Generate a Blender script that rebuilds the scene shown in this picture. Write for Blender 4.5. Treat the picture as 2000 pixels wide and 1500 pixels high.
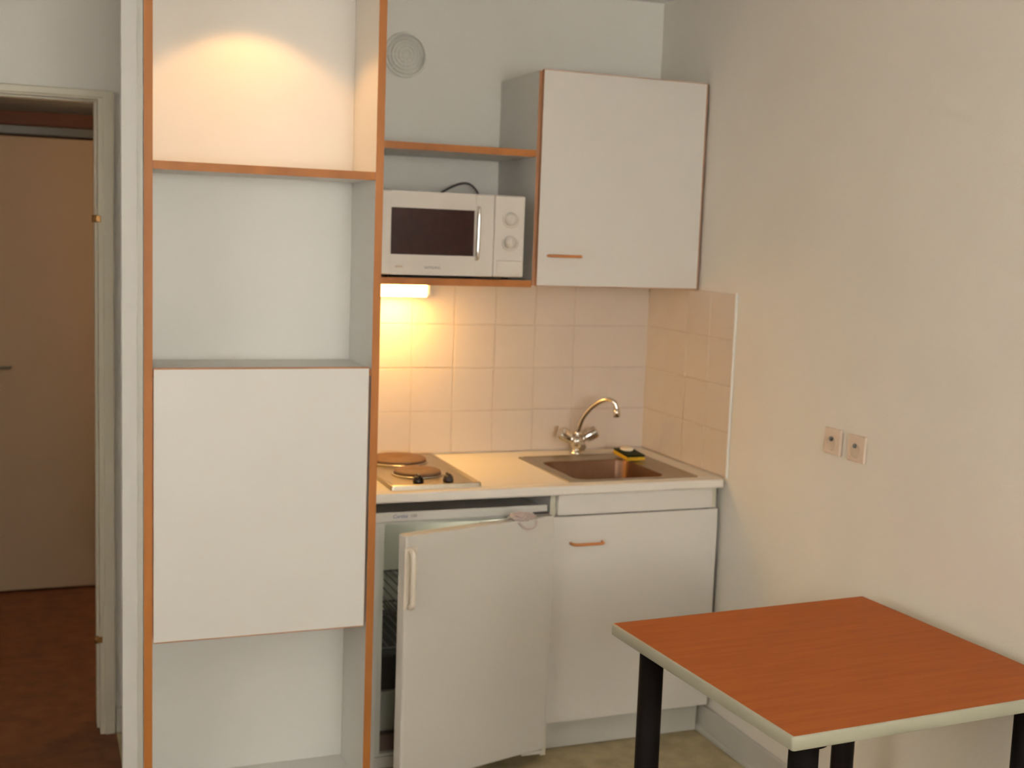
import bpy, bmesh, math, random
from mathutils import Vector, Matrix

random.seed(7)
C = bpy.context.scene.collection
SC = bpy.context.scene
for o in list(bpy.data.objects):
    bpy.data.objects.remove(o)

# ------------------------------------------------------------------ camera
cam_d = bpy.data.cameras.new('camera')
cam = bpy.data.objects.new('camera', cam_d)
C.objects.link(cam)
R_ = (0.932041, -0.360571, 0.035881)
U_ = (0.009977, 0.124521, 0.992167)
F_ = (0.362215, 0.924383, -0.119656)
P_ = (-2.08657, -3.97846, 1.63589)
cam.matrix_world = Matrix(((R_[0], U_[0], -F_[0], P_[0]),
                           (R_[1], U_[1], -F_[1], P_[1]),
                           (R_[2], U_[2], -F_[2], P_[2]),
                           (0, 0, 0, 1)))
cam_d.sensor_width = 36.0
cam_d.lens = 2385.09 / 2000 * 36.0
cam_d.clip_start = 0.05
cam_d.dof.use_dof = True
cam_d.dof.focus_distance = 2.25
cam_d.dof.aperture_fstop = 5.0
SC.camera = cam

# ------------------------------------------------------------------ world, lights, exposure
W = bpy.data.worlds.new('world')
SC.world = W
W.use_nodes = True
nt = W.node_tree
bg = nt.nodes['Background']
bg.inputs[0].default_value = (0.80, 0.90, 1.0, 1)
bg.inputs[1].default_value = 1.0

SC.view_settings.view_transform = 'Standard'
SC.view_settings.look = 'None'
SC.view_settings.gamma = 1
SC.view_settings.use_curve_mapping = False
SC.view_settings.exposure = 0.26


def area(name, loc, rot, sx, sy, power, col):
    d = bpy.data.lights.new(name, 'AREA')
    d.shape = 'RECTANGLE'
    d.size = sx
    d.size_y = sy
    d.energy = power
    d.color = col
    o = bpy.data.objects.new(name, d)
    o.location = loc
    o.rotation_euler = rot
    C.objects.link(o)
    return o


# daylight coming in through the window behind the photographer
area('window_daylight', (-1.3, -5.68, 1.72), (math.radians(90), 0, 0), 2.1, 1.3, 118, (1.0, 0.955, 0.875))
area('side_fill_light', (-3.88, -2.75, 1.70), (math.radians(90), 0, math.radians(-90)), 1.5, 1.1, 39, (1.0, 0.94, 0.85))  # added fill from the left for the right wall and left-facing sides
# downlight in the top of the tall shelf unit
sd = bpy.data.lights.new('downlight_beam', 'SPOT')
sd.energy = 6.5
sd.color = (1.0, 0.48, 0.14)
sd.spot_size = math.radians(114)
sd.spot_blend = 0.3
sd.shadow_soft_size = 0.02
so = bpy.data.objects.new('downlight_beam', sd)
so.location = (-1.53, -0.660, 2.334)
C.objects.link(so)
# bulb of the little lamp under the open shelf
pd = bpy.data.lights.new('shelf_lamp_bulb', 'AREA')
pd.shape = 'RECTANGLE'
pd.size = 0.13
pd.size_y = 0.075
pd.energy = 1.2
pd.color = (1.0, 0.56, 0.16)
po = bpy.data.objects.new('shelf_lamp_bulb', pd)
po.location = (-0.975, -0.105, 1.4265)
C.objects.link(po)

# ------------------------------------------------------------------ materials
def mat(name, col, rough=0.6, metal=0.0, noise=0.0, nscale=8.0, spec=0.5, bump=0.0, bscale=200.0,
        stretch=None, col2=None, coat=0.0):
    m = bpy.data.materials.new(name)
    m.use_nodes = True
    n = m.node_tree
    b = n.nodes['Principled BSDF']
    b.inputs['Base Color'].default_value = (*col, 1)
    b.inputs['Roughness'].default_value = rough
    b.inputs['Metallic'].default_value = metal
    b.inputs['Specular IOR Level'].default_value = spec
    if coat:
        b.inputs['Coat Weight'].default_value = coat
    tc = n.nodes.new('ShaderNodeTexCoord')
    mp = n.nodes.new('ShaderNodeMapping')
    n.links.new(tc.outputs['Object'], mp.inputs['Vector'])
    if stretch:
        mp.inputs['Scale'].default_value = stretch
    if noise or col2:
        t = n.nodes.new('ShaderNodeTexNoise')
        t.inputs['Scale'].default_value = nscale
        t.inputs['Detail'].default_value = 5
        n.links.new(mp.outputs['Vector'], t.inputs['Vector'])
        r = n.nodes.new('ShaderNodeValToRGB')
        c2 = col2 if col2 else tuple(max(0, c * (1 - noise)) for c in col)
        r.color_ramp.elements[0].color = (*c2, 1)
        r.color_ramp.elements[1].color = (*col, 1)
        r.color_ramp.elements[0].position = 0.35
        r.color_ramp.elements[1].position = 0.65
        n.links.new(t.outputs['Fac'], r.inputs['Fac'])
        n.links.new(r.outputs['Color'], b.inputs['Base Color'])
    if bump:
        t2 = n.nodes.new('ShaderNodeTexNoise')
        t2.inputs['Scale'].default_value = bscale
        n.links.new(tc.outputs['Object'], t2.inputs['Vector'])
        bp = n.nodes.new('ShaderNodeBump')
        bp.inputs['Strength'].default_value = bump
        bp.inputs['Distance'].default_value = 0.002
        n.links.new(t2.outputs['Fac'], bp.inputs['Height'])
        n.links.new(bp.outputs['Normal'], b.inputs['Normal'])
    return m


def emit(name, col, s):
    m = bpy.data.materials.new(name)
    m.use_nodes = True
    n = m.node_tree
    b = n.nodes['Principled BSDF']
    b.inputs['Base Color'].default_value = (0.9, 0.85, 0.7, 1)
    b.inputs['Emission Color'].default_value = (*col, 1)
    b.inputs['Emission Strength'].default_value = s
    return m


M = dict(
    wall=mat('painted_wall', (0.81, 0.765, 0.68), 0.85, noise=0.03, nscale=3, bump=0.25, bscale=120),
    wall_back=mat('painted_back_wall', (0.80, 0.775, 0.71), 0.85, noise=0.03, nscale=3, bump=0.25, bscale=120),
    wall_hall=mat('shaded_hall_wall', (0.24, 0.23, 0.215), 0.9, noise=0.04, nscale=3),  # hall shade put into the grey of a white wall
    ceil=mat('painted_ceiling', (0.82, 0.80, 0.76), 0.9, noise=0.02, nscale=4),
    lam=mat('white_laminate', (0.77, 0.755, 0.705), 0.45, noise=0.02, nscale=2, bump=0.05, bscale=400),
    filler=mat('grey_white_board', (0.64, 0.625, 0.58), 0.6, noise=0.02, nscale=2),
    lam_door=mat('door_laminate', (0.715, 0.68, 0.62), 0.45, noise=0.02, nscale=2, bump=0.05, bscale=400),
    orange=mat('beech_edging', (0.54, 0.19, 0.032), 0.5, noise=0.25, nscale=12, stretch=(1, 1, 0.1)),
    pink=mat('thin_beech_band', (0.52, 0.25, 0.12), 0.5, noise=0.15, nscale=12),
    beech=mat('beech_handle', (0.66, 0.25, 0.07), 0.4, noise=0.2, nscale=30, stretch=(0.2, 1, 1)),
    white=mat('white_enamel', (0.64, 0.61, 0.55), 0.3, noise=0.01, nscale=3),
    plastic=mat('white_plastic', (0.70, 0.65, 0.58), 0.35, noise=0.01, nscale=3),
    handle_pl=mat('ivory_plastic', (0.74, 0.66, 0.55), 0.3, noise=0.01, nscale=3),
    tile=mat('glazed_tile', (0.70, 0.60, 0.50), 0.35, noise=0.03, nscale=6, coat=0.1),
    grout=mat('grey_grout', (0.66, 0.56, 0.465), 0.9, noise=0.1, nscale=40),
    caulk=mat('white_caulk', (0.80, 0.79, 0.74), 0.5, noise=0.02),
    counter=mat('white_worktop', (0.78, 0.73, 0.655), 0.5, noise=0.02, nscale=10),
    steel=mat('brushed_steel', (0.44, 0.38, 0.29), 0.34, 1.0, noise=0.08, nscale=60, stretch=(1, 0.05, 1)),
    steel_in=mat('basin_steel', (0.24, 0.135, 0.085), 0.38, 1.0, noise=0.1, nscale=40),  # dark brown reflections put into the basin's steel colour
    chrome=mat('chrome', (0.72, 0.69, 0.64), 0.12, 1.0, noise=0.02),
    iron=mat('brown_cast_iron', (0.20, 0.105, 0.055), 0.6, noise=0.15, nscale=60),
    black=mat('black_lacquer', (0.008, 0.006, 0.006), 0.6, spec=0.12, noise=0.2),
    knob=mat('dark_knob', (0.035, 0.018, 0.014), 0.35, noise=0.2),
    glass_dark=mat('dark_oven_glass', (0.045, 0.014, 0.011), 0.25, spec=0.2, noise=0.2, nscale=60),
    rubber=mat('grey_cable', (0.10, 0.09, 0.085), 0.6, noise=0.1),
    darkplastic=mat('dark_plastic', (0.030, 0.026, 0.024), 0.5, noise=0.2),
    liner=mat('fridge_liner', (0.60, 0.60, 0.52), 0.45, noise=0.02),
    gasket=mat('grey_gasket', (0.50, 0.50, 0.47), 0.6, noise=0.02),
    wire=mat('dark_wire', (0.11, 0.11, 0.105), 0.4, noise=0.1),
    crisper=mat('crisper_plastic', (0.33, 0.34, 0.29), 0.3, noise=0.05),
    browncan=mat('brown_plastic', (0.16, 0.11, 0.09), 0.5, noise=0.1),
    green=mat('green_scourer', (0.022, 0.035, 0.010), 0.95, noise=0.5, nscale=250, bump=0.8, bscale=900),
    yellow=mat('yellow_foam', (0.72, 0.43, 0.02), 0.9, noise=0.15, nscale=150, bump=0.6, bscale=700),
    soap=mat('cream_soap', (0.80, 0.70, 0.52), 0.4, noise=0.03),
    frame=mat('cream_door_frame', (0.68, 0.64, 0.50), 0.45, noise=0.03),
    panel=mat('closet_panel', (0.46, 0.36, 0.25), 0.6, noise=0.04, nscale=3),
    fascia=mat('dark_wood_fascia', (0.125, 0.042, 0.017), 0.5, noise=0.3, nscale=8, stretch=(0.1, 1, 1)),
    rail=mat('grey_rail', (0.15, 0.16, 0.15), 0.4, 0.3, noise=0.05),
    brass=mat('brass', (0.35, 0.18, 0.06), 0.35, 0.8, noise=0.1),
    floor=mat('beige_lino', (0.56, 0.46, 0.26), 0.55, noise=0.3, nscale=14, bump=0.1, bscale=60),
    floor_dim=mat('dim_lino', (0.24, 0.095, 0.04), 0.6, noise=0.3, nscale=14),  # same floor on the left and in the hall, dimmer light painted in
    skirt=mat('skirting_paint', (0.60, 0.58, 0.51), 0.45, noise=0.03),
    tedge=mat('grey_table_edge', (0.42, 0.41, 0.31), 0.5, noise=0.04),
    blue=mat('blue_print', (0.10, 0.11, 0.30), 0.5, noise=0.05),
    greyprint=mat('grey_print', (0.22, 0.19, 0.17), 0.5, noise=0.05),
    faint=mat('faint_print', (0.60, 0.47, 0.36), 0.5, noise=0.05),
    socket=mat('socket_plate', (0.72, 0.59, 0.47), 0.4, noise=0.02),
    socket_in=mat('socket_well', (0.64, 0.53, 0.41), 0.5, noise=0.02),
    ventm=mat('vent_plastic', (0.80, 0.78, 0.71), 0.5, noise=0.02),
    ventin=mat('vent_shadow', (0.74, 0.72, 0.66), 0.8, noise=0.02),
)
M['lamp'] = emit('lamp_diffuser', (1.0, 0.54, 0.13), 14.0)
M['globe'] = emit('hall_globe', (1.0, 0.62, 0.33), 50.0)
M['fridge_lamp'] = emit('fridge_lamp_cover', (1.0, 0.93, 0.8), 2.0)
M['bulb'] = emit('downlight_glass', (1.0, 0.75, 0.45), 6.0)

# table top: wood print with grain along x
def wood_top():
    m = bpy.data.materials.new('cherry_table_top')
    m.use_nodes = True
    n = m.node_tree
    b = n.nodes['Principled BSDF']
    b.inputs['Roughness'].default_value = 0.6
    b.inputs['Specular IOR Level'].default_value = 0.25
    tc = n.nodes.new('ShaderNodeTexCoord')
    mp = n.nodes.new('ShaderNodeMapping')
    mp.inputs['Scale'].default_value = (1.2, 14, 1)
    t = n.nodes.new('ShaderNodeTexNoise')
    t.inputs['Scale'].default_value = 4
    t.inputs['Detail'].default_value = 8
    t.inputs['Roughness'].default_value = 0.6
    r = n.nodes.new('ShaderNodeValToRGB')
    r.color_ramp.elements[0].position = 0.3
    r.color_ramp.elements[1].position = 0.7
    r.color_ramp.elements[0].color = (0.42, 0.104, 0.018, 1)
    r.color_ramp.elements[1].color = (0.50, 0.133, 0.024, 1)
    n.links.new(tc.outputs['Object'], mp.inputs['Vector'])
    n.links.new(mp.outputs['Vector'], t.inputs['Vector'])
    n.links.new(t.outputs['Fac'], r.inputs['Fac'])
    n.links.new(r.outputs['Color'], b.inputs['Base Color'])
    return m


M['top'] = wood_top()

# clear window glass
gm = bpy.data.materials.new('window_glass')
gm.use_nodes = True
gb = gm.node_tree.nodes['Principled BSDF']
gb.inputs['Transmission Weight'].default_value = 1
gb.inputs['Roughness'].default_value = 0
gb.inputs['IOR'].default_value = 1.45
M['glass'] = gm
# crumpled clear plastic
pm = bpy.data.materials.new('clear_plastic_film')
pm.use_nodes = True
pb = pm.node_tree.nodes['Principled BSDF']
pb.inputs['Base Color'].default_value = (0.78, 0.66, 0.60, 1)
pb.inputs['Roughness'].default_value = 0.22
pb.inputs['Transmission Weight'].default_value = 0.35
M['film'] = pm


# ------------------------------------------------------------------ helpers
def BM():
    return bmesh.new()


def box(bm, lo, hi, bev=0.0, seg=2, mtx=None, faces=None, mi=0):
    """box with optional bevel; faces = {(axis,sign): material index}"""
    t = bmesh.new()
    bmesh.ops.create_cube(t, size=1.0)
    s = [hi[i] - lo[i] for i in range(3)]
    c = [(hi[i] + lo[i]) / 2 for i in range(3)]
    for v in t.verts:
        v.co = Vector((v.co[0] * s[0] + c[0], v.co[1] * s[1] + c[1], v.co[2] * s[2] + c[2]))
    if bev > 0:
        bmesh.ops.bevel(t, geom=list(t.edges), offset=min(bev, min(s) * 0.45), segments=seg,
                        affect='EDGES', profile=0.5)
    t.normal_update()
    for f in t.faces:
        f.material_index = mi
        if faces:
            for (ax, sg), idx in faces.items():
                if f.normal[ax] * sg > 0.7:
                    f.material_index = idx
    if mtx is not None:
        bmesh.ops.transform(t, matrix=mtx, verts=t.verts)
    me = bpy.data.meshes.new('tmp')
    t.to_mesh(me)
    t.free()
    bm.from_mesh(me)
    bpy.data.meshes.remove(me)
    return bm


def cyl(bm, p0, p1, r0, r1=None, n=24, cap=True, mi=0):
    r1 = r0 if r1 is None else r1
    p0 = Vector(p0)
    p1 = Vector(p1)
    d = p1 - p0
    q = d.to_track_quat('Z', 'Y')
    A, B = [], []
    for i in range(n):
        a = 2 * math.pi * i / n
        o = q @ Vector((math.cos(a), math.sin(a), 0))
        A.append(bm.verts.new(p0 + o * r0))
        B.append(bm.verts.new(p1 + o * r1))
    for i in range(n):
        j = (i + 1) % n
        f = bm.faces.new((A[i], A[j], B[j], B[i]))
        f.smooth = n > 8
        f.material_index = mi
    if cap:
        bm.faces.new(list(reversed(A))).material_index = mi
        bm.faces.new(B).material_index = mi
    return bm


def tube(bm, pts, r, n=12, closed=False, radii=None):
    pts = [Vector(p) for p in pts]
    rings = []
    N = len(pts)
    up = None
    for i, p in enumerate(pts):
        if closed:
            d = pts[(i + 1) % N] - pts[i - 1]
        else:
            d = pts[min(i + 1, N - 1)] - pts[max(i - 1, 0)]
        d.normalize()
        if up is None:
            up = Vector((0, 0, 1)) if abs(d.z) < 0.9 else Vector((0, 1, 0))
        s = d.cross(up).normalized()
        up = s.cross(d).normalized()
        rr = radii[i] if radii else r
        rings.append([bm.verts.new(p + (s * math.cos(2 * math.pi * k / n) + up * math.sin(2 * math.pi * k / n)) * rr)
                      for k in range(n)])
    rng = range(N) if closed else range(N - 1)
    for i in rng:
        a, b = rings[i], rings[(i + 1) % N]
        for k in range(n):
            f = bm.faces.new((a[k], a[(k + 1) % n], b[(k + 1) % n], b[k]))
            f.smooth = True
    if not closed:
        bm.faces.new(list(reversed(rings[0])))
        bm.faces.new(rings[-1])
    return bm


def lathe(bm, prof, c=(0, 0, 0), n=36, axis='Z', smooth=True):
    """prof: list of (r, h); revolve round axis through c"""
    rings = []
    for r, h in prof:
        ring = []
        for i in range(n):
            a = 2 * math.pi * i / n
            x, y = r * math.cos(a), r * math.sin(a)
            if axis == 'Z':
                co = Vector((x, y, h))
            elif axis == '-Y':
                co = Vector((x, -h, y))
            else:  # -X
                co = Vector((-h, x, y))
            ring.append(bm.verts.new(co + Vector(c)))
        rings.append(ring)
    for a, b in zip(rings, rings[1:]):
        for i in range(n):
            j = (i + 1) % n
            f = bm.faces.new((a[i], a[j], b[j], b[i]))
            f.smooth = smooth
    bm.faces.new(list(reversed(rings[0])))
    bm.faces.new(rings[-1])
    return bm


def smooth_path(pts, k=8):
    """Catmull-Rom through pts"""
    P = [Vector(p) for p in pts]
    P = [P[0] * 2 - P[1]] + P + [P[-1] * 2 - P[-2]]
    out = []
    for i in range(1, len(P) - 2):
        for j in range(k):
            t = j / k
            a, b, c, d = P[i - 1], P[i], P[i + 1], P[i + 2]
            out.append(0.5 * ((2 * b) + (c - a) * t + (2 * a - 5 * b + 4 * c - d) * t * t
                              + (3 * b - a - 3 * c + d) * t ** 3))
    out.append(P[-2])
    return out


def wloc(o):
    v = Vector((0, 0, 0))
    while o is not None:
        v += o.location
        o = o.parent
    return v


def obj(name, bm, mats, parent=None, origin=None, label=None, kind=None):
    if not isinstance(mats, (list, tuple)):
        mats = [mats]
    base = wloc(parent) if parent else Vector((0, 0, 0))
    org = Vector(origin) if origin is not None else base
    for v in bm.verts:
        v.co -= org
    bmesh.ops.recalc_face_normals(bm, faces=list(bm.faces))
    me = bpy.data.meshes.new(name)
    bm.to_mesh(me)
    bm.free()
    for m in mats:
        me.materials.append(M[m])
    o = bpy.data.objects.new(name, me)
    o.location = org - base
    C.objects.link(o)
    if parent:
        o.parent = parent
    if label:
        o['label'] = label
    if kind:
        o['kind'] = kind
    return o


def thing(name, label, cat, loc, group=None):
    o = bpy.data.objects.new(name, None)
    o.empty_display_size = 0.1
    o.location = loc
    C.objects.link(o)
    o['label'] = label
    o['category'] = cat
    if group:
        o['group'] = group
    return o


def struct(name, bm, mats, parent=None):
    return obj(name, bm, mats, parent, kind='structure')


def text(name, s, size, m, loc, rotm, parent, label=None, shear=0.0):
    cu = bpy.data.curves.new(name + '_curve', 'FONT')
    cu.body = s
    cu.size = size
    cu.extrude = 0.0004
    cu.shear = shear
    tmp = bpy.data.objects.new('tmp', cu)
    C.objects.link(tmp)
    dg = bpy.context.evaluated_depsgraph_get()
    me = bpy.data.meshes.new_from_object(tmp.evaluated_get(dg))
    bpy.data.objects.remove(tmp)
    me.materials.clear()
    me.materials.append(M[m])
    me.transform(rotm.to_4x4())
    o = bpy.data.objects.new(name, me)
    o.location = Vector(loc) - wloc(parent)
    C.objects.link(o)
    o.parent = parent
    if label:
        o['label'] = label
    return o


FRONT = {(1, -1): 1}
RX90 = Matrix.Rotation(math.radians(90), 3, 'X')

# ------------------------------------------------------------------ the room
CZ = 2.475          # ceiling height
LX, RY = -3.7, -5.5  # left wall, rear wall
XT0, XT1 = -1.829, -1.2   # tall unit
b = BM()
box(b, (XT0 - 0.03, RY, -0.05), (0.0, 0.0, 0))
struct('floor', b, 'floor')
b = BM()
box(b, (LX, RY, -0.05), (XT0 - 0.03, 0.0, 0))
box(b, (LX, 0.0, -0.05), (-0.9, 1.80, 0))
struct('floor', b, 'floor_dim')
b = BM()
box(b, (LX, RY, CZ), (0, 1.80, CZ + 0.05))
struct('ceiling', b, 'ceil')
# back wall with the doorway
DX0, DX1, DZ = -2.75, -1.909, 2.006
b = BM()
box(b, (DX1 + 0.014, 0, 0), (0, 0.10, CZ))
box(b, (LX, 0, 0), (DX0, 0.10, CZ))
box(b, (DX0, 0, DZ + 0.014), (DX1 + 0.014, 0.10, CZ))
wall_back = struct('wall_back', b, 'wall_back')
b = BM()
box(b, (0, RY, 0), (0.1, 0.10, CZ))
wall_right = struct('wall_right', b, 'wall')
b = BM()
VY0, VY1, VZ0, VZ1 = -3.50, -2.00, 1.05, 2.30
box(b, (LX - 0.1, RY, 0), (LX, VY0, CZ))
box(b, (LX - 0.1, VY1, 0), (LX, 1.8, CZ))
box(b, (LX - 0.1, VY0, 0), (LX, VY1, VZ0))
box(b, (LX - 0.1, VY0, VZ1), (LX, VY1, CZ))
struct('wall_left', b, 'wall')
b = BM()
for y0, y1, z0, z1 in ((VY0, VY0 + 0.06, VZ0, VZ1), (VY1 - 0.06, VY1, VZ0, VZ1), (VY0, VY1, VZ0, VZ0 + 0.06), (VY0, VY1, VZ1 - 0.06, VZ1)):
    box(b, (LX - 0.08, y0, z0), (LX - 0.02, y1, z1), 0.004)
win2 = struct('fill_window', b, 'white')  # unseen window, added to let in the side fill
b = BM()
box(b, (LX - 0.052, VY0 + 0.06, VZ0 + 0.06), (LX - 0.048, VY1 - 0.06, VZ1 - 0.06))
obj('pane', b, 'glass', win2)
# rear wall with window opening
WX0, WX1, WZ0, WZ1 = -2.40, -0.22, 1.02, 2.34
b = BM()
box(b, (LX, RY - 0.1, 0), (WX0, RY, CZ))
box(b, (WX1, RY - 0.1, 0), (0, RY, CZ))
box(b, (WX0, RY - 0.1, 0), (WX1, RY, WZ0))
box(b, (WX0, RY - 0.1, WZ1), (WX1, RY, CZ))
struct('wall_rear', b, 'wall')
win = BM()
box(win, (WX0, RY - 0.08, WZ0), (WX0 + 0.06, RY - 0.02, WZ1), 0.004)
box(win, (WX1 - 0.06, RY - 0.08, WZ0), (WX1, RY - 0.02, WZ1), 0.004)
box(win, (WX0, RY - 0.08, WZ0), (WX1, RY - 0.02, WZ0 + 0.06), 0.004)
box(win, (WX0, RY - 0.08, WZ1 - 0.06), (WX1, RY - 0.02, WZ1), 0.004)
xm = (WX0 + WX1) / 2
box(win, (xm - 0.04, RY - 0.08, WZ0), (xm + 0.04, RY - 0.02, WZ1), 0.004)
win = struct('window_1', win, 'white')
for x0, x1 in ((WX0 + 0.06, xm - 0.04), (xm + 0.04, WX1 - 0.06)):
    b = BM()
    box(b, (x0, RY - 0.052, WZ0 + 0.06), (x1, RY - 0.048, WZ1 - 0.06))
    obj('pane', b, 'glass', win)
b = BM()
box(b, (WX0 - 0.04, RY - 0.02, WZ0 - 0.03), (WX1 + 0.04, RY + 0.08, WZ0), 0.005)
obj('window_sill', b, 'white', win)

# hall behind the doorway
b = BM()
box(b, (LX, 1.74, 0), (-0.9, 1.80, CZ))
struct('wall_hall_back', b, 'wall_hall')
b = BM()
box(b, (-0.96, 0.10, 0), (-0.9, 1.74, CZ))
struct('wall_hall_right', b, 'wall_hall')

# door frame (door leaf removed / folded out of view)
b = BM()
box(b, (DX1, -0.012, 0), (DX1 + 0.022, 0.0, DZ + 0.0), 0.002)
box(b, (DX1 + 0.014, -0.020, 0), (DX1 + 0.047, 0.0, DZ + 0.024), 0.004)
box(b, (DX0 - 0.022, -0.012, 0), (DX0, 0.0, DZ), 0.002)
box(b, (DX0 - 0.047, -0.020, 0), (DX0 - 0.014, 0.0, DZ + 0.024), 0.004)
box(b, (DX0 - 0.047, -0.0198, DZ + 0.001), (DX1 + 0.047, -0.0002, DZ + 0.024), 0.004)
box(b, (DX0 - 0.012, -0.0118, DZ - 0.004), (DX1 + 0.016, 0.0, DZ + 0.006), 0.002)
door = struct('door_1', b, 'frame')
b = BM()
box(b, (DX1, 0.0, 0), (DX1 + 0.0138, 0.10, DZ), 0.001)
box(b, (DX0, 0.0, 0), (DX0 + 0.014, 0.10, DZ), 0.001)
box(b, (DX0, 0.0, DZ), (DX1 + 0.0138, 0.10, DZ + 0.0138), 0.001)
box(b, (DX1 - 0.008, 0.045, 0), (DX1 - 0.0002, 0.10, DZ - 0.008), 0.001)
box(b, (DX0 + 0.014, 0.045, DZ - 0.008), (DX1 - 0.0002, 0.10, DZ - 0.0002), 0.001)
obj('jamb', b, 'frame', door)
for z in (0.315, 1.645):
    b = BM()
    cyl(b, (DX1 - 0.010, -0.008, z - 0.011), (DX1 - 0.010, -0.008, z + 0.011), 0.0075, n=14)
    box(b, (DX1 - 0.006, -0.0135, z - 0.010), (DX1 + 0.008, -0.011, z + 0.010), 0.0005)
    obj('hinge', b, 'brass', door)

# skirtings
b = BM()
box(b, (-0.014, RY, 0.0), (0.0, -0.505, 0.097), 0.004)
box(b, (-0.022, RY, 0.0), (-0.012, -0.52, 0.022), 0.004)
struct('baseboard_right', b, 'skirt')
b = BM()
box(b, (DX1 + 0.048, -0.014, 0), (XT0 - 0.002, 0.0, 0.085), 0.004)
struct('baseboard_back', b, 'skirt')
b = BM()
box(b, (LX, -0.014, 0), (DX0 - 0.048, 0.0, 0.085), 0.004)
struct('baseboard_back', b, 'skirt')
# flat white filler board that closes the side of the tall unit
b = BM()
box(b, (-1.884, -0.700, 0), (-1.845, -0.676, CZ), 0.002)
struct('trim_1', b, 'filler')
b = BM()
box(b, (-1.8448, -0.690, 0), (-1.8302, -0.676, CZ))
struct('trim_2', b, 'skirt')

# ------------------------------------------------------------------ wall tiles, one by one
rowz = [0.882, 1.030, 1.180, 1.330, 1.480]
g = 0.0016


def tile_mesh(w, h, axis):
    t = BM()
    if axis == 'y':
        box(t, (-w / 2, -0.0075, -h / 2), (w / 2, -0.0005, h / 2), 0.0014, 1)
    else:
        box(t, (-0.0075, -w / 2, -h / 2), (-0.0005, w / 2, h / 2), 0.0014, 1)
    t.normal_update()
    me = bpy.data.meshes.new('tile')
    bmesh.ops.recalc_face_normals(t, faces=list(t.faces))
    t.to_mesh(me)
    t.free()
    me.materials.append(M['tile'])
    return me


cache = {}
b = BM()
box(b, (XT1 + 0.002, -0.0055, 0.882), (0.0, 0.0, 1.482))
obj('grout', b, 'grout', wall_back)
b = BM()
box(b, (-0.0055, -0.598, 0.882), (0.0, -0.006, 1.480))
obj('grout', b, 'grout', wall_right)
for r in range(4):
    h = rowz[r + 1] - rowz[r] - 2 * g
    zc = (rowz[r + 1] + rowz[r]) / 2
    for k in range(8):
        w = 0.15 - 2 * g
        key = ('y', round(h, 4))
        if key not in cache:
            cache[key] = tile_mesh(w, h, 'y')
        o = bpy.data.objects.new('tile', cache[key])
        o.location = (-0.15 * k - 0.075 - (0.004 if k == 0 else 0), random.uniform(-0.0004, 0.0004), zc)
        C.objects.link(o)
        o.parent = wall_back
    for k in range(4):
        w = 0.15 - 2 * g
        key = ('x', round(h, 4))
        if key not in cache:
            cache[key] = tile_mesh(w, h, 'x')
        o = bpy.data.objects.new('tile', cache[key])
        o.location = (random.uniform(-0.0004, 0.0004), -0.15 * k - 0.075 + (0 if k else -0.004), zc)
        C.objects.link(o)
        o.parent = wall_right
b = BM()
box(b, (-0.0085, -0.6055, 0.882), (-0.0003, -0.5995, 1.482), 0.002)
obj('edge_trim', b, 'caulk', wall_right, label='white strip along the front edge of the wall tiles')

# ------------------------------------------------------------------ tall shelf unit
TF = -0.70     # front plane
TB = -0.44     # back panel plane
tu = thing('tall_shelf_unit', 'tall white open shelf unit with orange-brown wood edging, left of the kitchenette',
           'shelf unit', (-1.5145, -0.35, 0))
for x0, x1 in ((XT0, XT0 + 0.022), (XT1 - 0.022, XT1)):
    b = BM()
    box(b, (x0, TF, 0), (x1, -0.001, 2.46), faces=FRONT)
    obj('side_panel', b, ['lam', 'orange'], tu)
b = BM()
box(b, (XT0 + 0.0225, TB, 0.0), (XT1 - 0.0225, TB + 0.012, 2.438))
obj('back_panel', b, 'lam', tu)
for z0, z1, nm in ((1.775, 1.797, 'shelf'), (1.238, 1.258, 'shelf'), (0.0, 0.03, 'bottom_panel'), (2.438, 2.459, 'top_panel')):
    b = BM()
    box(b, (XT0 + 0.0225, TF + (0.0 if z0 != 1.238 else 0.003), z0), (XT1 - 0.0225, TB - 0.0005, z1), faces=FRONT)
    obj(nm, b, ['lam', 'orange'], tu)
b = BM()
box(b, (XT0 + 0.0235, TF - 0.004, 0.522), (XT1 - 0.029, TF + 0.0148 - 0.012, 1.264), faces={(1, -1): 1})
fd = obj('flap_door', b, ['pink', 'lam'], tu, label='closed white flap door with thin wood-coloured edge')
b = BM()
x0_, x1_, z0_, z1_ = XT0 + 0.0235, XT1 - 0.029, 0.522, 1.264
for a_, c_, d_, e_ in ((x0_, x1_, z0_, z0_ + 0.0028), (x0_, x1_, z1_ - 0.0045, z1_), (x0_, x0_ + 0.0012, z0_, z1_), (x1_ - 0.0012, x1_, z0_, z1_)):
    box(b, (a_, TF - 0.0046, d_), (c_, TF - 0.0041, e_))
obj('edge_band', b, 'pink', fd, label='thin reddish wood edge band')
b = BM()
box(b, (XT0 + 0.023, TF + 0.02, 0.535), (XT1 - 0.023, TF + 0.034, 1.236))
obj('inner_panel', b, 'lam', tu)
# downlight fitting
dl = thing('downlight', 'small round downlight under the top of the tall shelf unit', 'lamp', (-1.53, -0.660, 2.4375))
b = BM()
lathe(b, [(0.030, 0), (0.040, -0.004), (0.040, -0.100), (0.037, -0.100), (0.034, -0.075), (0.001, -0.075)][::-1], (-1.53, -0.660, 2.4375))
obj('housing', b, 'chrome', dl)
b = BM()
lathe(b, [(0.001, -0.098), (0.018, -0.094), (0.030, -0.084), (0.030, -0.0755)][::-1], (-1.53, -0.660, 2.4375))
obj('bulb', b, 'bulb', dl)

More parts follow.
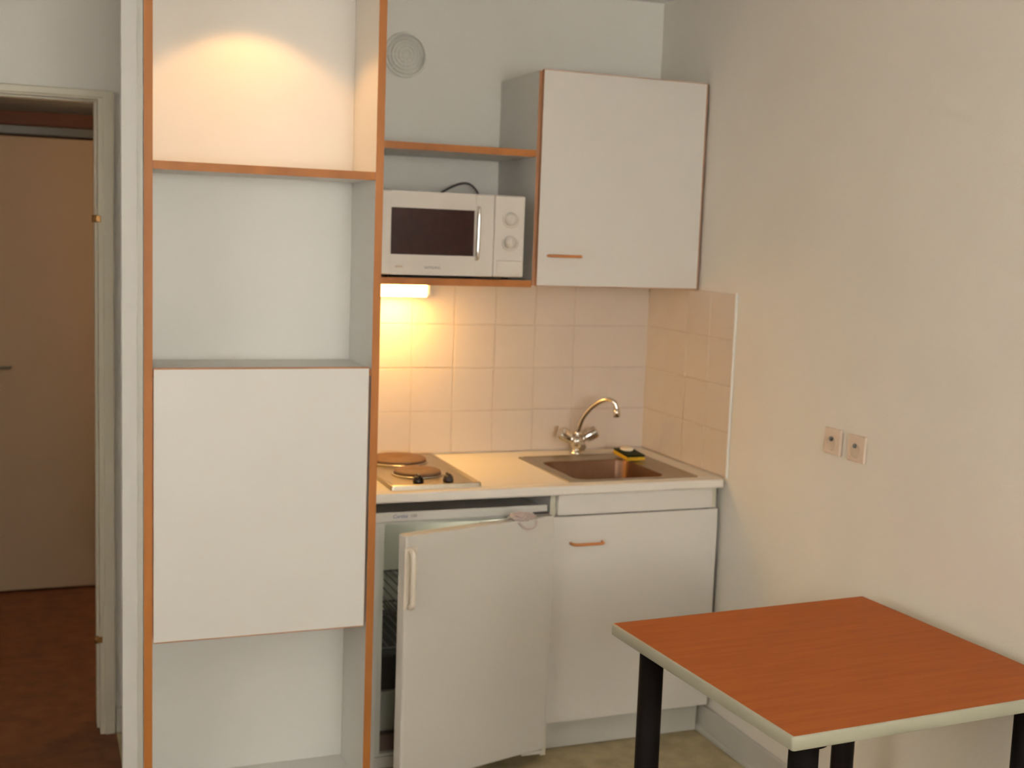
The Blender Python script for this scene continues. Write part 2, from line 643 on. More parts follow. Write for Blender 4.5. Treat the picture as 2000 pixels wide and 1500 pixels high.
# ------------------------------------------------------------------ wall cabinet with door
KF = -0.34
wc = thing('wall_cabinet', 'white wall cupboard with one closed door, right of the microwave shelf', 'cabinet', (-0.30, -0.17, 1.483))
b = BM()
box(b, (-0.606, KF, 1.483), (-0.588, -0.001, 2.158), faces=FRONT)
obj('side_panel', b, ['lam', 'pink'], wc)
b = BM()
box(b, (-0.0185, KF, 1.483), (-0.001, -0.009, 2.158), faces=FRONT)
obj('side_panel', b, ['lam', 'pink'], wc)
b = BM()
box(b, (-0.5878, KF, 2.140), (-0.0187, -0.001, 2.158), faces=FRONT)
obj('top_panel', b, ['lam', 'pink'], wc)
b = BM()
box(b, (-0.5878, KF, 1.484), (-0.0187, -0.009, 1.502), faces=FRONT)
obj('bottom_panel', b, ['lam', 'pink'], wc)
b = BM()
box(b, (-0.5878, -0.020, 1.5022), (-0.0187, -0.012, 2.1398))
obj('back_panel', b, 'lam', wc)
b = BM()
box(b, (-0.596, KF - 0.018, 1.482), (-0.010, KF - 0.0012, 2.161), 0.0, faces={(1, -1): 1})
wd = obj('door', b, ['pink', 'lam_door'], wc)


b = BM()
x0_, x1_, z0_, z1_ = -0.596, -0.010, 1.482, 2.161
for a_, c_, d_, e_ in ((x0_, x1_, z0_, z0_ + 0.0025), (x0_, x1_, z1_ - 0.0022, z1_), (x1_ - 0.0035, x1_, z0_, z1_)):
    box(b, (a_, KF - 0.0187, d_), (c_, KF - 0.0182, e_))
obj('edge_band', b, 'pink', wd, label='thin reddish wood edge band')


def d_handle(x0, x1, z, y, parent, out=0.026, r=0.0045):
    b = BM()
    pts = smooth_path([(x0, y, z), (x0 + 0.002, y - out * 0.7, z), (x0 + 0.012, y - out, z), (x0 + 0.03, y - out * 1.04, z),
                       ((x0 + x1) / 2, y - out * 1.06, z),
                       (x1 - 0.03, y - out * 1.04, z), (x1 - 0.012, y - out, z), (x1 - 0.002, y - out * 0.7, z), (x1, y, z)], 5)
    tube(b, pts, r, 10)
    return obj('handle', b, 'beech', parent, label='orange-brown bow handle')


d_handle(-0.560, -0.450, 1.580, KF - 0.0175, wd)

# ------------------------------------------------------------------ open shelf unit with microwave
os_ = thing('open_wall_shelf', 'open white two-board wall shelf with wood-coloured front edges holding the microwave',
            'shelf', (-0.90, -0.17, 1.476))
b = BM()
box(b, (-1.199, KF, 1.889), (-0.607, -0.001, 1.911), faces=FRONT)
obj('shelf_board', b, ['lam', 'orange'], os_)
b = BM()
box(b, (-1.199, KF, 1.477), (-0.607, -0.0095, 1.499), faces=FRONT)
obj('shelf_board', b, ['lam', 'orange'], os_)

mw = thing('microwave', 'white microwave oven with dark door window on the open wall shelf', 'microwave', (-0.887, -0.21, 1.499))
MX0, MX1, MZ0, MZ1, MY = -1.128, -0.650, 1.509, 1.763, -0.375
b = BM()
box(b, (MX0 + 0.004, MY + 0.022, MZ0), (MX1 - 0.003, -0.05, MZ1 - 0.002), 0.006)
obj('body', b, 'plastic', mw)
b = BM()
wx0, wx1, wz0, wz1 = -1.084, -0.818, 1.571, 1.712
# door = frame around window
box(b, (MX0, MY, MZ0), (wx0, MY + 0.0215, MZ1), 0.004)
box(b, (wx1, MY, MZ0), (-0.7525, MY + 0.0215, MZ1), 0.004)
box(b, (wx0 - 0.002, MY + 0.0004, wz1), (wx1 + 0.002, MY + 0.0215, MZ1 - 0.0003), 0.0)
box(b, (wx0 - 0.002, MY + 0.0004, MZ0 + 0.0003), (wx1 + 0.002, MY + 0.0215, wz0), 0.0)
mdoor = obj('door', b, 'plastic', mw)
b = BM()
box(b, (wx0 - 0.001, MY + 0.004, wz0 - 0.001), (wx1 + 0.001, MY + 0.012, wz1 + 0.001))
obj('door_window', b, 'glass_dark', mdoor, label='dark brown glass')
b = BM()
tube(b, smooth_path([(-0.806, MY + 0.002, 1.722), (-0.806, MY - 0.006, 1.712), (-0.807, MY - 0.008, 1.64), (-0.808, MY - 0.006, 1.572), (-0.808, MY + 0.002, 1.562)], 6), 0.0055, 12)
obj('handle', b, 'chrome', mdoor, label='slim glossy vertical handle strip')
text('lettering', 'SAMSUNG', 0.0115, 'greyprint', (-0.978, MY - 0.0006, 1.529), RX90, mdoor)
b = BM()
box(b, (-1.070, MY - 0.0005, 1.531), (-1.046, MY + 0.001, 1.537), 0.0)
obj('print_mark', b, 'faint', mdoor)
b = BM()
box(b, (-0.7519, MY + 0.001, MZ0), (MX1, MY + 0.0215, MZ1), 0.005)
cp = obj('control_panel', b, 'plastic', mw)
for z in (1.690, 1.618):
    b = BM()
    lathe(b, [(0.021, 0), (0.020, 0.006), (0.017, 0.008), (0.0155, 0.011), (0.001, 0.0115)], (-0.698, MY, z), 28, '-Y')
    box(b, (-0.7005, MY - 0.0155, z - 0.014), (-0.6955, MY - 0.009, z + 0.014), 0.001)
    obj('dial', b, 'plastic', cp)
    b = BM()
    pts = [(-0.698 + 0.027 * math.cos(a), MY - 0.0003, z + 0.027 * math.sin(a)) for a in
           [math.radians(-200 + 10 * i) for i in range(22)]]
    tube(b, pts, 0.0009, 6)
    obj('dial_scale', b, 'faint', cp)
b = BM()
box(b, (-0.742, MY - 0.002, 1.518), (-0.660, MY + 0.004, 1.560), 0.0015)
obj('door_button', b, 'plastic', cp)
for x in (MX0 + 0.04, MX1 - 0.04, ):
    for y in (MY + 0.06, -0.09):
        b = BM()
        cyl(b, (x, y, 1.4992), (x, y, MZ0 + 0.002), 0.012, n=14)
        obj('foot', b, 'darkplastic', mw)
b = BM()
tube(b, smooth_path([(-0.86, -0.056, 1.70), (-0.855, -0.035, 1.74), (-0.82, -0.045, 1.775), (-0.775, -0.05, 1.800), (-0.738, -0.05, 1.808),
                     (-0.708, -0.045, 1.795), (-0.688, -0.035, 1.765), (-0.680, -0.03, 1.68), (-0.682, -0.03, 1.515)], 8), 0.0038, 10)
obj('power_cord', b, 'rubber', mw, label='dark cord arching up behind the microwave')

# ------------------------------------------------------------------ lamp under the shelf
ul = thing('under_shelf_lamp', 'small lit strip lamp glowing warm yellow under the open wall shelf', 'lamp', (-0.96, -0.07, 1.476))
b = BM()
box(b, (-1.10, -0.035, 1.424), (-0.840, -0.0085, 1.4765), 0.003)
obj('housing', b, 'white', ul)
b = BM()
box(b, (-0.897, -0.075, 1.432), (-0.862, -0.0352, 1.472), 0.004)
obj('end_cap', b, 'white', ul)
b = BM()
box(b, (-1.095, -0.165, 1.430), (-0.898, -0.0355, 1.474), 0.006)
obj('diffuser', b, 'lamp', ul, label='glowing diffuser')

# ------------------------------------------------------------------ worktop with sink and hob
b = BM()
# worktop built around the basin opening and the hob
SX0, SX1, SY0, SY1 = -0.545, -0.078, -0.556, -0.118     # sink plate
BX0, BX1, BY0, BY1 = -0.500, -0.180, -0.525, -0.215     # basin mouth
wt = BM()
Z0, Z1 = 0.850, 0.880
box(wt, (-1.1985, -0.600, Z0), (-0.0092, -0.560, Z1), 0.007, 3)
box(wt, (-1.1985, -0.561, Z0), (BX0 - 0.012, -0.009, Z1))
box(wt, (BX1 + 0.012, -0.561, Z0), (-0.0092, -0.009, Z1))
box(wt, (BX0 - 0.012, -0.561, Z0), (BX1 + 0.012, BY0 - 0.010, Z1))
box(wt, (BX0 - 0.012, BY1 + 0.012, Z0), (BX1 + 0.012, -0.009, Z1))
wt = obj('worktop', wt, 'counter', origin=(-0.6, -0.3, 0.85))
wt['label'] = 'long white laminate worktop carrying hob and sink under the tiled wall'
wt['category'] = 'worktop'

sk = thing('sink', 'square stainless steel inset sink with small basin at right of the worktop', 'sink', (-0.31, -0.337, 0.88))
rim = BM()


def rrect(x0, x1, y0, y1, r, n=6):
    out = []
    for cx, cy, a0 in ((x1 - r, y1 - r, 0), (x0 + r, y1 - r, 90), (x0 + r, y0 + r, 180), (x1 - r, y0 + r, 270)):
        for i in range(n + 1):
            a = math.radians(a0 + 90 * i / n)
            out.append((cx + r * math.cos(a), cy + r * math.sin(a)))
    return out


def bridge_rings(bm, rings, cap_last=False, smooth=True):
    R = [[bm.verts.new(p) for p in ring] for ring in rings]
    for a, c in zip(R, R[1:]):
        for i in range(len(a)):
            j = (i + 1) % len(a)
            f = bm.faces.new((a[i], a[j], c[j], c[i]))
            f.smooth = smooth
    if cap_last:
        bm.faces.new(R[-1])
    return R


bridge_rings(rim, [[(x, y, 0.8802) for x, y in rrect(SX0, SX1, SY0, SY1, 0.012)],
                   [(x, y, 0.8835) for x, y in rrect(SX0 + 0.002, SX1 - 0.002, SY0 + 0.002, SY1 - 0.002, 0.011)],
                   [(x, y, 0.8835) for x, y in rrect(SX0 + 0.012, SX1 - 0.012, SY0 + 0.012, SY1 - 0.012, 0.010)],
                   [(x, y, 0.8818) for x, y in rrect(SX0 + 0.016, SX1 - 0.016, SY0 + 0.016, SY1 - 0.016, 0.010)],
                   [(x, y, 0.8818) for x, y in rrect(BX0 - 0.004, BX1 + 0.004, BY0 - 0.004, BY1 + 0.004, 0.045)],
                   [(x, y, 0.8806) for x, y in rrect(BX0, BX1, BY0, BY1, 0.042)]], smooth=False)
obj('sink_rim', rim, 'steel', sk)
bas = BM()
bridge_rings(bas, [[(x, y, 0.8806) for x, y in rrect(BX0, BX1, BY0, BY1, 0.042)],
                   [(x, y, 0.872) for x, y in rrect(BX0 + 0.004, BX1 - 0.004, BY0 + 0.004, BY1 - 0.004, 0.040)],
                   [(x, y, 0.76) for x, y in rrect(BX0 + 0.010, BX1 - 0.010, BY0 + 0.010, BY1 - 0.010, 0.04)],
                   [(x, y, 0.742) for x, y in rrect(BX0 + 0.025, BX1 - 0.025, BY0 + 0.025, BY1 - 0.025, 0.035)],
                   [(x, y, 0.738) for x, y in rrect(BX0 + 0.055, BX1 - 0.055, BY0 + 0.055, BY1 - 0.055, 0.03)]], True)
obj('basin', bas, 'steel_in', sk)
b = BM()
lathe(b, [(0.030, 0), (0.030, 0.003), (0.022, 0.003), (0.018, 0.001), (0.003, 0.001)], (-0.34, -0.37, 0.739), 28)
obj('drain', b, 'chrome', sk)

# tap
tp = thing('mixer_tap', 'chrome two-handle mixer tap with arched swivel spout behind the sink basin', 'tap', (-0.306, -0.085, 0.88))
TX, TY = -0.306, -0.085
b = BM()
lathe(b, [(0.026, 0), (0.026, 0.006), (0.020, 0.010), (0.017, 0.018), (0.021, 0.030), (0.026, 0.040), (0.026, 0.052), (0.019, 0.062),
          (0.012, 0.066)], (TX, TY, 0.8805), 30)
obj('tap_body', b, 'chrome', tp)
for s in (-1, 1):
    b = BM()
    d = Vector((s * 0.86, -0.12, 0.50)).normalized()
    p = Vector((TX, TY, 0.921))
    cyl(b, p + d * 0.012, p + d * 0.040, 0.0135, 0.0135, 20)
    kn = obj('valve_arm', b, 'chrome', tp)
    b = BM()
    n = 32
    # fluted knob
    q = d.to_track_quat('Z', 'Y')
    rings = []
    for h, rr in ((0.036, 0.015), (0.040, 0.0195), (0.056, 0.0215), (0.076, 0.0215), (0.082, 0.018)):
        rings.append([tuple(p + d * h + q @ Vector((math.cos(2 * math.pi * i / n), math.sin(2 * math.pi * i / n), 0)) *
                            (rr * (1 + (0.06 if i % 4 < 2 else -0.06)))) for i in range(n)])
    Rr = bridge_rings(b, rings, True, False)
    b.faces.new(list(reversed(Rr[0])))
    obj('tap_handle', b, 'chrome', kn)
b = BM()
p = Vector((TX, TY - 0.012, 0.916))
d = Vector((0.05, -1, -0.18)).normalized()
q = d.to_track_quat('Z', 'Y')
n = 24
rings = []
for h, rr in ((0.0, 0.016), (0.018, 0.0175), (0.030, 0.0165), (0.036, 0.012)):
    rings.append([tuple(p + d * h + q @ Vector((math.cos(2 * math.pi * i / n), math.sin(2 * math.pi * i / n), 0)) *
                        (rr * (1 + (0.07 if i % 4 < 2 else -0.05)))) for i in range(n)])
bridge_rings(b, rings, True, False)
obj('front_cap', b, 'chrome', tp)
b = BM()
sp = smooth_path([(TX, TY, 0.935), (TX + 0.001, TY - 0.004, 0.965), (TX + 0.010, TY - 0.018, 1.010), (TX + 0.030, TY - 0.045, 1.052),
                  (TX + 0.052, TY - 0.075, 1.078), (TX + 0.071, TY - 0.100, 1.086), (TX + 0.083, TY - 0.116, 1.078),
                  (TX + 0.090, TY - 0.122, 1.056)], 7)
tube(b, sp, 0.0085, 14, radii=[0.0098 - 0.0022 * i / (len(sp) - 1) for i in range(len(sp))])
spt = obj('spout', b, 'chrome', tp)
b = BM()
cyl(b, (TX + 0.0895, TY - 0.1215, 1.060), (TX + 0.0915, TY - 0.1235, 1.028), 0.0105, 0.0115, 20)
obj('aerator', b, 'chrome', spt)
b = BM()
lathe(b, [(0.0125, 0), (0.0145, 0.003), (0.0145, 0.014), (0.0105, 0.017)], (TX, TY, 0.944), 24)
obj('collar', b, 'chrome', tp)

# sponge + soap
SQ = Matrix.Translation((-0.2007, -0.2734, 0.8836)) @ Matrix.Rotation(-0.0304, 4, 'Z') @ Matrix.Rotation(0.055, 4, 'X')
sg = thing('sponge', 'yellow foam sponge with dark green scourer face at the back corner of the sink', 'sponge', (-0.165, -0.215, 0.8836))
b = BM()
box(b, (0, 0, 0), (0.070, 0.120, 0.0135), 0.004, 2, SQ)
obj('foam', b, 'yellow', sg)
b = BM()
box(b, (0.0005, 0.0005, 0.0136), (0.0695, 0.1195, 0.0215), 0.003, 2, SQ)
obj('scourer', b, 'green', sg)
b = BM()
lathe(b, [(0.010, 0), (0.019, 0.001), (0.0225, 0.004), (0.0225, 0.007), (0.019, 0.011), (0.008, 0.0125), (0.001, 0.0127)], (0, 0, 0), 28)
bmesh.ops.transform(b, matrix=SQ @ Matrix.Translation((0.030, 0.072, 0.0215)) @ Matrix.Scale(1.25, 4, (0, 1, 0)), verts=b.verts)
so_ = obj('soap', b, 'soap', origin=(-0.17, -0.20, 0.907))
so_['label'] = 'small round cream soap bar lying on the sponge'
so_['category'] = 'soap'

# hob
HX0, HX1, HY0, HY1 = -1.118, -0.832, -0.560, -0.050
hb = thing('electric_hob', 'two-plate electric hob with steel tray on the left of the worktop', 'hob', (-0.975, -0.305, 0.88))
b = BM()
bridge_rings(b, [[(x, y, 0.8802) for x, y in rrect(HX0, HX1, HY0, HY1, 0.008, 3)],
                 [(x, y, 0.8925) for x, y in rrect(HX0 + 0.002, HX1 - 0.002, HY0 + 0.002, HY1 - 0.002, 0.008, 3)],
                 [(x, y, 0.8940) for x, y in rrect(HX0 + 0.006, HX1 - 0.006, HY0 + 0.006, HY1 - 0.006, 0.008, 3)],
                 [(x, y, 0.8900) for x, y in rrect(HX0 + 0.018, HX1 - 0.018, HY0 + 0.018, HY1 - 0.018, 0.008, 3)]], True, False)
obj('tray', b, 'steel', hb)
for cx, cy, r in ((-0.986, -0.170, 0.092), (-0.985, -0.385, 0.074)):
    b = BM()
    lathe(b, [(r + 0.006, 0), (r + 0.006, 0.004), (r + 0.001, 0.006), (r, 0.004)], (cx, cy, 0.8905), 48)
    hr = obj('trim_ring', b, 'chrome', hb)
    b = BM()
    lathe(b, [(r, 0), (r, 0.011), (r - 0.003, 0.0135), (0.022, 0.0135), (0.018, 0.0115), (0.001, 0.0115)], (cx, cy, 0.8915), 48)
    obj('hotplate', b, 'iron', hb)
for x in (-1.020, -0.925):
    b = BM()
    lathe(b, [(0.016, 0), (0.0165, 0.005), (0.014, 0.016), (0.012, 0.019), (0.001, 0.0195)], (x, -0.512, 0.8905), 24)
    box(b, (x - 0.004, -0.528, 0.898), (x + 0.004, -0.496, 0.9165), 0.0015)
    obj('control_knob', b, 'knob', hb)

# ------------------------------------------------------------------ sink base cabinet
bc = thing('base_cabinet', 'white sink base cabinet with closed door, right of the fridge', 'cabinet', (-0.305, -0.30, 0))
b = BM()
box(b, (-0.606, -0.563, 0.0), (-0.588, -0.02, 0.8495), faces=FRONT)
obj('side_panel', b, ['lam', 'frame'], bc)
b = BM()
box(b, (-0.034, -0.563, 0.11), (-0.016, -0.02, 0.8495), faces=FRONT)
obj('side_panel', b, ['lam', 'frame'], bc)
b = BM()
box(b, (-0.5878, -0.55, 0.11), (-0.0342, -0.02, 0.128))
obj('bottom_panel', b, 'lam', bc)
b = BM()
box(b, (-0.5878, -0.582, 0.783), (-0.041, -0.564, 0.8475), 0.001)
obj('false_drawer_front', b, 'lam_door', bc)
b = BM()
box(b, (-0.601, -0.582, 0.112), (-0.017, -0.5638, 0.7785), 0.001)
bd = obj('door', b, 'lam_door', bc)
d_handle(-0.540, -0.432, 0.693, -0.5815, bd)
b = BM()
box(b, (-0.5875, -0.525, 0.003), (-0.022, -0.509, 0.1095))
obj('plinth', b, 'skirt', bc)

# ------------------------------------------------------------------ fridge
fr = thing('fridge', 'small white under-counter fridge standing with its door ajar, left of the sink cabinet', 'fridge', (-0.90, -0.30, 0))
FX0, FX1, FF, FT = -1.176, -0.622, -0.575, 0.822
b = BM()
box(b, (FX0, FF, 0.03), (FX0 + 0.022, -0.04, 0.788), 0.002)
box(b, (FX1 - 0.030, FF, 0.03), (FX1, -0.04, 0.788), 0.002)
box(b, (FX0, FF + 0.0005, 0.786), (FX1, -0.04, 0.800), 0.003)
box(b, (FX0 + 0.001, FF + 0.0005, 0.03), (FX1 - 0.001, -0.04, 0.065), 0.002)
box(b, (FX0 + 0.001, -0.06, 0.03), (FX1 - 0.001, -0.0405, 0.80))
obj('cabinet_body', b, 'white', fr)
b = BM()
box(b, (FX0 + 0.0222, FF + 0.003, 0.066), (FX0 + 0.038, -0.07, 0.785))
box(b, (FX1 - 0.038, FF + 0.006, 0.066), (FX1 - 0.0302, -0.07, 0.785))
box(b, (FX0 + 0.0302, FF + 0.006, 0.778), (FX1 - 0.0302, -0.07, 0.7855))
box(b, (FX0 + 0.0302, FF + 0.006, 0.0655), (FX1 - 0.0302, -0.07, 0.074))
box(b, (FX0 + 0.0302, -0.078, 0.0655), (FX1 - 0.0302, -0.0605, 0.785))
obj('liner', b, 'liner', fr)
b = BM()
box(b, (FX1 - 0.10, -0.20, 0.755), (FX1 - 0.045, -0.13, 0.7775), 0.004)
obj('interior_lamp', b, 'fridge_lamp', fr, label='small interior lamp')
fl = bpy.data.lights.new('fridge_bulb', 'POINT')
fl.energy = 0.6
fl.color = (1.0, 0.95, 0.82)
fl.shadow_soft_size = 0.02
fo = bpy.data.objects.new('fridge_bulb', fl)
fo.location = (FX1 - 0.11, -0.24, 0.745)
C.objects.link(fo)
b = BM()
box(b, (FX0 + 0.002, FF - 0.010, 0.791), (FX1 - 0.002, FF + 0.0003, 0.820), 0.003)
fb = obj('front_rail', b, 'white', fr)
text('lettering', 'Curtiss', 0.0155, 'blue', (-1.118, FF - 0.0106, 0.8025), RX90, fb, shear=0.25)
text('lettering', '150', 0.013, 'greyprint', (-1.064, FF - 0.0106, 0.803), RX90, fb, shear=0.2)
for z in (0.500, 0.395):
    b = BM()
    x0, x1, y0, y1 = FX0 + 0.039, FX1 - 0.039, FF + 0.03, -0.09
    for yy in (y0, y1):
        cyl(b, (x0, yy, z), (x1, yy, z), 0.004, n=8)
    n = 18
    for i in range(n + 1):
        x = x0 + (x1 - x0) * i / n
        cyl(b, (x, y0, z + 0.003), (x, y1, z + 0.003), 0.0028, n=6)
    obj('wire_shelf', b, 'wire', fr)
b = BM()
box(b, (FX0 + 0.040, FF + 0.03, 0.262), (FX1 - 0.040, -0.10, 0.372), 0.008)
obj('cold_tray', b, 'darkplastic', fr, label='dark tray inside the fridge')
b = BM()
box(b, (FX0 + 0.040, FF + 0.035, 0.130), (FX1 - 0.040, -0.12, 0.258), 0.006)
obj('crisper_drawer', b, 'crisper', fr)
b = BM()
box(b, (FX0 + 0.042, FF + 0.02, 0.0745), (FX1 - 0.042, -0.12, 0.127), 0.004)
obj('bottom_tray', b, 'browncan', fr)
for x in (FX0 + 0.05, FX1 - 0.05):
    for y in (FF + 0.05, -0.09):
        b = BM()
        cyl(b, (x, y, 0), (x, y, 0.031), 0.017, n=16)
        obj('foot', b, 'darkplastic', fr)
# bottom hinge bracket
b = BM()
box(b, (FX1 - 0.075, FF - 0.050, 0.034), (FX1 - 0.002, FF + 0.002, 0.046), 0.002)
cyl(b, (FX1 - 0.028, FF - 0.030, 0.034), (FX1 - 0.028, FF - 0.030, 0.053), 0.006, n=12)
obj('hinge_bracket', b, 'white', fr)
# door, swung open round its right-hand hinge
A = math.radians(16)
H = Vector((-0.628, -0.586, 0))
DM = Matrix.Translation(H) @ Matrix.Rotation(A, 4, 'Z')   # local -x along the door, -y outward
DW, DT = 0.535, 0.042
b = BM()
box(b, (-DW, -DT, 0.052), (0.0, 0.0, 0.795), 0.006, 3, DM)
fdoor = obj('door', b, 'white', fr)
b = BM()
box(b, (-DW + 0.012, 0.0005, 0.064), (-0.012, 0.011, 0.783), 0.004, 2, DM)
obj('gasket', b, 'gasket', fdoor)
b = BM()
for z in (0.12, 0.33, 0.56):
    box(b, (-DW + 0.045, 0.0115, z), (-0.045, 0.060, z + 0.012), 0.002, 1, DM)
    box(b, (-DW + 0.045, 0.054, z), (-0.045, 0.060, z + 0.055), 0.002, 1, DM)
    box(b, (-DW + 0.045, 0.0115, z), (-DW + 0.050, 0.060, z + 0.055), 0.002, 1, DM)
    box(b, (-0.050, 0.0115, z), (-0.045, 0.060, z + 0.055), 0.002, 1, DM)
obj('door_rack', b, 'liner', fdoor)
b = BM()
hx = -DW + 0.0
box(b, (hx - 0.006, -DT - 0.006, 0.584), (hx + 0.034, -DT + 0.001, 0.764), 0.003, 2, DM)
pp = [(hx + 0.012, -DT - 0.002, 0.756), (hx + 0.009, -DT - 0.022, 0.752), (hx + 0.007, -DT - 0.030, 0.735), (hx + 0.007, -DT - 0.031, 0.675),
      (hx + 0.007, -DT - 0.030, 0.613), (hx + 0.009, -DT - 0.022, 0.596), (hx + 0.012, -DT - 0.002, 0.592)]
tube(b, [DM @ Vector(q_) for q_ in smooth_path(pp, 5)], 0.0085, 12)
obj('handle', b, 'handle_pl', fdoor, label='ivory vertical bar handle')
# crumpled plastic over the top hinge
b = BM()
bmesh.ops.create_icosphere(b, subdivisions=4, radius=1.0)
from mathutils import noise as mn
for v in b.verts:
    n1 = mn.noise(v.co * 2.3) * 0.35 + mn.noise(v.co * 6.1) * 0.22
    v.co = v.co * (1 + n1)
    v.co = Vector((v.co.x * 0.046, v.co.y * 0.020, v.co.z * 0.013))
bmesh.ops.transform(b, matrix=DM @ Matrix.Translation((-0.118, -0.034, 0.803)) @ Matrix.Rotation(0.12, 4, 'Y'), verts=b.verts)
obj('hinge_wrap', b, 'film', fdoor, label='crumpled pinkish clear plastic wrapped over the top edge')
b = BM()
tube(b, [DM @ Vector(q_) for q_ in smooth_path([(-0.075, -DT - 0.004, 0.790), (-0.083, -DT - 0.012, 0.776), (-0.105, -DT - 0.010, 0.768),
                                               (-0.125, -DT - 0.006, 0.775), (-0.14, -DT - 0.003, 0.790)], 5)], 0.003, 8)
obj('wrap_strand', b, 'film', fdoor)
b = BM()
box(b, (FX1 - 0.050, FF - 0.030, 0.7965), (FX1 - 0.004, FF - 0.0102, 0.8005), 0.001)
obj('top_hinge', b, 'rubber', fr)

# ------------------------------------------------------------------ wall vent
vt = thing('wall_vent', 'round white ventilation grille high on the back wall', 'vent', (-0.948, -0.001, 2.216))
b = BM()
lathe(b, [(0.062, 0.0), (0.062, 0.004), (0.001, 0.004)], (-0.948, -0.0006, 2.216), 48, '-Y')
obj('backing', b, 'ventin', vt)
for i, r in enumerate((0.069, 0.056, 0.044, 0.032, 0.020)):
    b = BM()
    pts = [(-0.948 + r * math.cos(t * math.pi / 24), -0.0072, 2.216 + r * math.sin(t * math.pi / 24)) for t in range(48)]
    tube(b, pts, 0.0052 if i == 0 else 0.0032, 8, closed=True)
    obj('grille_ring', b, 'ventm', vt)
b = BM()
for k in range(4):
    a = k * math.pi / 4
    dx, dz = math.cos(a) * 0.064, math.sin(a) * 0.064
    cyl(b, (-0.948 - dx, -0.0065, 2.216 - dz), (-0.948 + dx, -0.0065, 2.216 + dz), 0.0018, n=6)
obj('spokes', b, 'ventm', vt)

# ------------------------------------------------------------------ wall sockets
def socket_plate(y, z, label):
    t = thing('wall_socket', label, 'socket', (-0.0005, y, z), 'wall sockets above the table')
    b = BM()
    box(b, (-0.010, y - 0.037, z - 0.037), (-0.0005, y + 0.037, z + 0.037), 0.003, 2)
    obj('plate', b, 'socket', t)
    b = BM()
    lathe(b, [(0.021, 0), (0.021, 0.0012), (0.0185, 0.0015), (0.017, 0.0008), (0.001, 0.0008)], (-0.010, y, z - 0.004), 28, '-X')
    obj('socket_well', b, 'socket_in', t)
    b = BM()
    lathe(b, [(0.0065, 0), (0.0065, 0.004), (0.005, 0.006), (0.001, 0.006)], (-0.0108, y + 0.001, z + 0.008), 16, '-X')
    obj('earth_pin', b, 'rail', t)
    return t


socket_plate(-1.154, 1.098, 'square cream wall socket, the one nearer the kitchenette')
socket_plate(-1.262, 1.096, 'square cream wall socket, the one farther from the kitchenette')

# ------------------------------------------------------------------ wardrobe in the hall
CY = 1.672
cl = thing('hall_wardrobe', 'beige wardrobe front with tall flat panel door beyond the doorway', 'wardrobe', (-2.3, CY, 0))
for x0, x1 in ((-2.38, -1.50), (-3.30, -2.384)):
    b = BM()
    box(b, (x0, CY, 0.012), (x1, CY + 0.025, 1.982), 0.002)
    pn = obj('door_panel', b, 'panel', cl)
    if x0 == -2.38:
        b = BM()
        tube(b, smooth_path([(-2.285, CY + 0.001, 1.003), (-2.283, CY - 0.026, 1.003), (-2.27, CY - 0.032, 1.003), (-2.21, CY - 0.032, 1.003),
                             (-2.197, CY - 0.026, 1.003), (-2.195, CY + 0.001, 1.003)], 4), 0.006, 10)
        obj('handle', b, 'rail', pn, label='dark grey bar handle')
b = BM()
box(b, (-3.30, CY - 0.012, 1.992), (-1.0, CY + 0.03, 2.028), 0.003)
obj('rail', b, 'rail', cl, label='grey metal top rail')
b = BM()
box(b, (-3.30, CY - 0.004, 2.030), (-1.0, CY + 0.03, 2.088), 0.002)
obj('fascia', b, 'fascia', cl, label='dark reddish wood fascia')
b = BM()
box(b, (-3.30, CY + 0.035, 0.0), (-1.0, CY + 0.06, 2.088))
obj('carcass', b, 'fascia', cl)

# ------------------------------------------------------------------ table
TH = math.radians(2.72)
TM = Matrix.Translation((-0.4421, -1.8018, 0)) @ Matrix.Rotation(TH, 4, 'Z')
tb = thing('table', 'square table with orange-brown wood top, grey edge and black legs against the right wall', 'table', (-0.4421, -1.8018, 0))
tb.rotation_euler = (0, 0, TH)
w2, d2 = 0.744 / 2, 0.7016 / 2


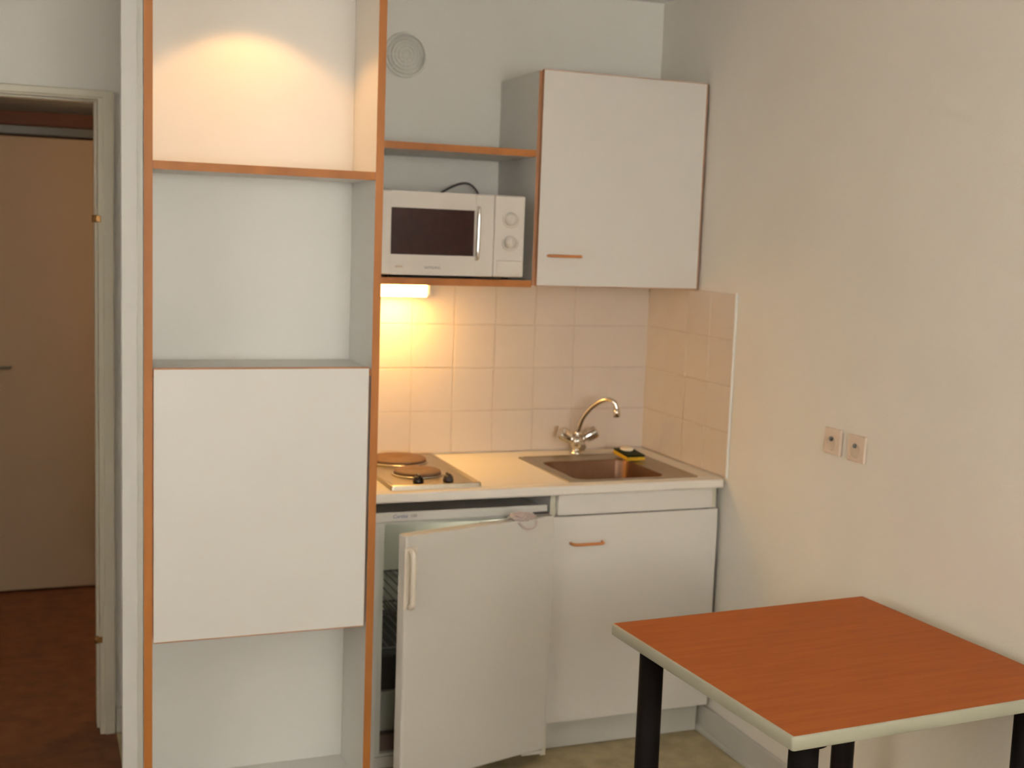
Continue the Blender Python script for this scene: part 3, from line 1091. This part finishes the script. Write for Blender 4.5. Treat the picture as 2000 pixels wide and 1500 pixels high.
def tobj(name, bm, mats, label=None):
    bmesh.ops.recalc_face_normals(bm, faces=list(bm.faces))
    me = bpy.data.meshes.new(name)
    bm.to_mesh(me)
    bm.free()
    for m in (mats if isinstance(mats, list) else [mats]):
        me.materials.append(M[m])
    o = bpy.data.objects.new(name, me)
    C.objects.link(o)
    o.parent = tb
    if label:
        o['label'] = label
    return o


b = BM()
box(b, (-w2 + 0.004, -d2 + 0.004, 0.718), (w2 - 0.004, d2 - 0.004, 0.7402))
tobj('tabletop', b, 'top')
b = BM()
bridge_rings(b, [[(x, y, 0.7403) for x, y in rrect(-w2 + 0.004, w2 - 0.004, -d2 + 0.004, d2 - 0.004, 0.004, 3)],
                 [(x, y, 0.7395) for x, y in rrect(-w2 + 0.001, w2 - 0.001, -d2 + 0.001, d2 - 0.001, 0.006, 3)],
                 [(x, y, 0.736) for x, y in rrect(-w2, w2, -d2, d2, 0.007, 3)],
                 [(x, y, 0.714) for x, y in rrect(-w2, w2, -d2, d2, 0.007, 3)],
                 [(x, y, 0.712) for x, y in rrect(-w2 + 0.002, w2 - 0.002, -d2 + 0.002, d2 - 0.002, 0.006, 3)],
                 [(x, y, 0.7145) for x, y in rrect(-w2 + 0.006, w2 - 0.006, -d2 + 0.006, d2 - 0.006, 0.004, 3)]], True)
tobj('edge_band', b, 'tedge', 'grey-green edge banding')
for x, y in ((-0.306, 0.268), (0.272, 0.268), (-0.306, -0.300), (0.272, -0.300)):
    b = BM()
    cyl(b, (x, y, 0.0), (x, y, 0.708), 0.0285, n=28)
    cyl(b, (x, y, 0.706), (x, y, 0.7135), 0.045, n=28)
    tobj('leg', b, 'black')

# ------------------------------------------------------------------ added globe, unseen, for the hall's warm side light
wl = thing('hall_fill_globe', 'added warm globe lighting the hall, unseen right of the doorway', 'lamp', (-0.96, 0.72, 1.60))
b = BM()
lathe(b, [(0.05, 0), (0.05, 0.012), (0.02, 0.02), (0.018, 0.05), (0.001, 0.05)], (-0.9605, 0.72, 1.60), 24, '-X')
obj('bracket', b, 'white', wl)
b = BM()
bmesh.ops.create_uvsphere(b, u_segments=24, v_segments=16, radius=0.07)
for f in b.faces:
    f.smooth = True
bmesh.ops.translate(b, verts=b.verts, vec=(-1.075, 0.72, 1.60))
obj('globe', b, 'globe', wl)
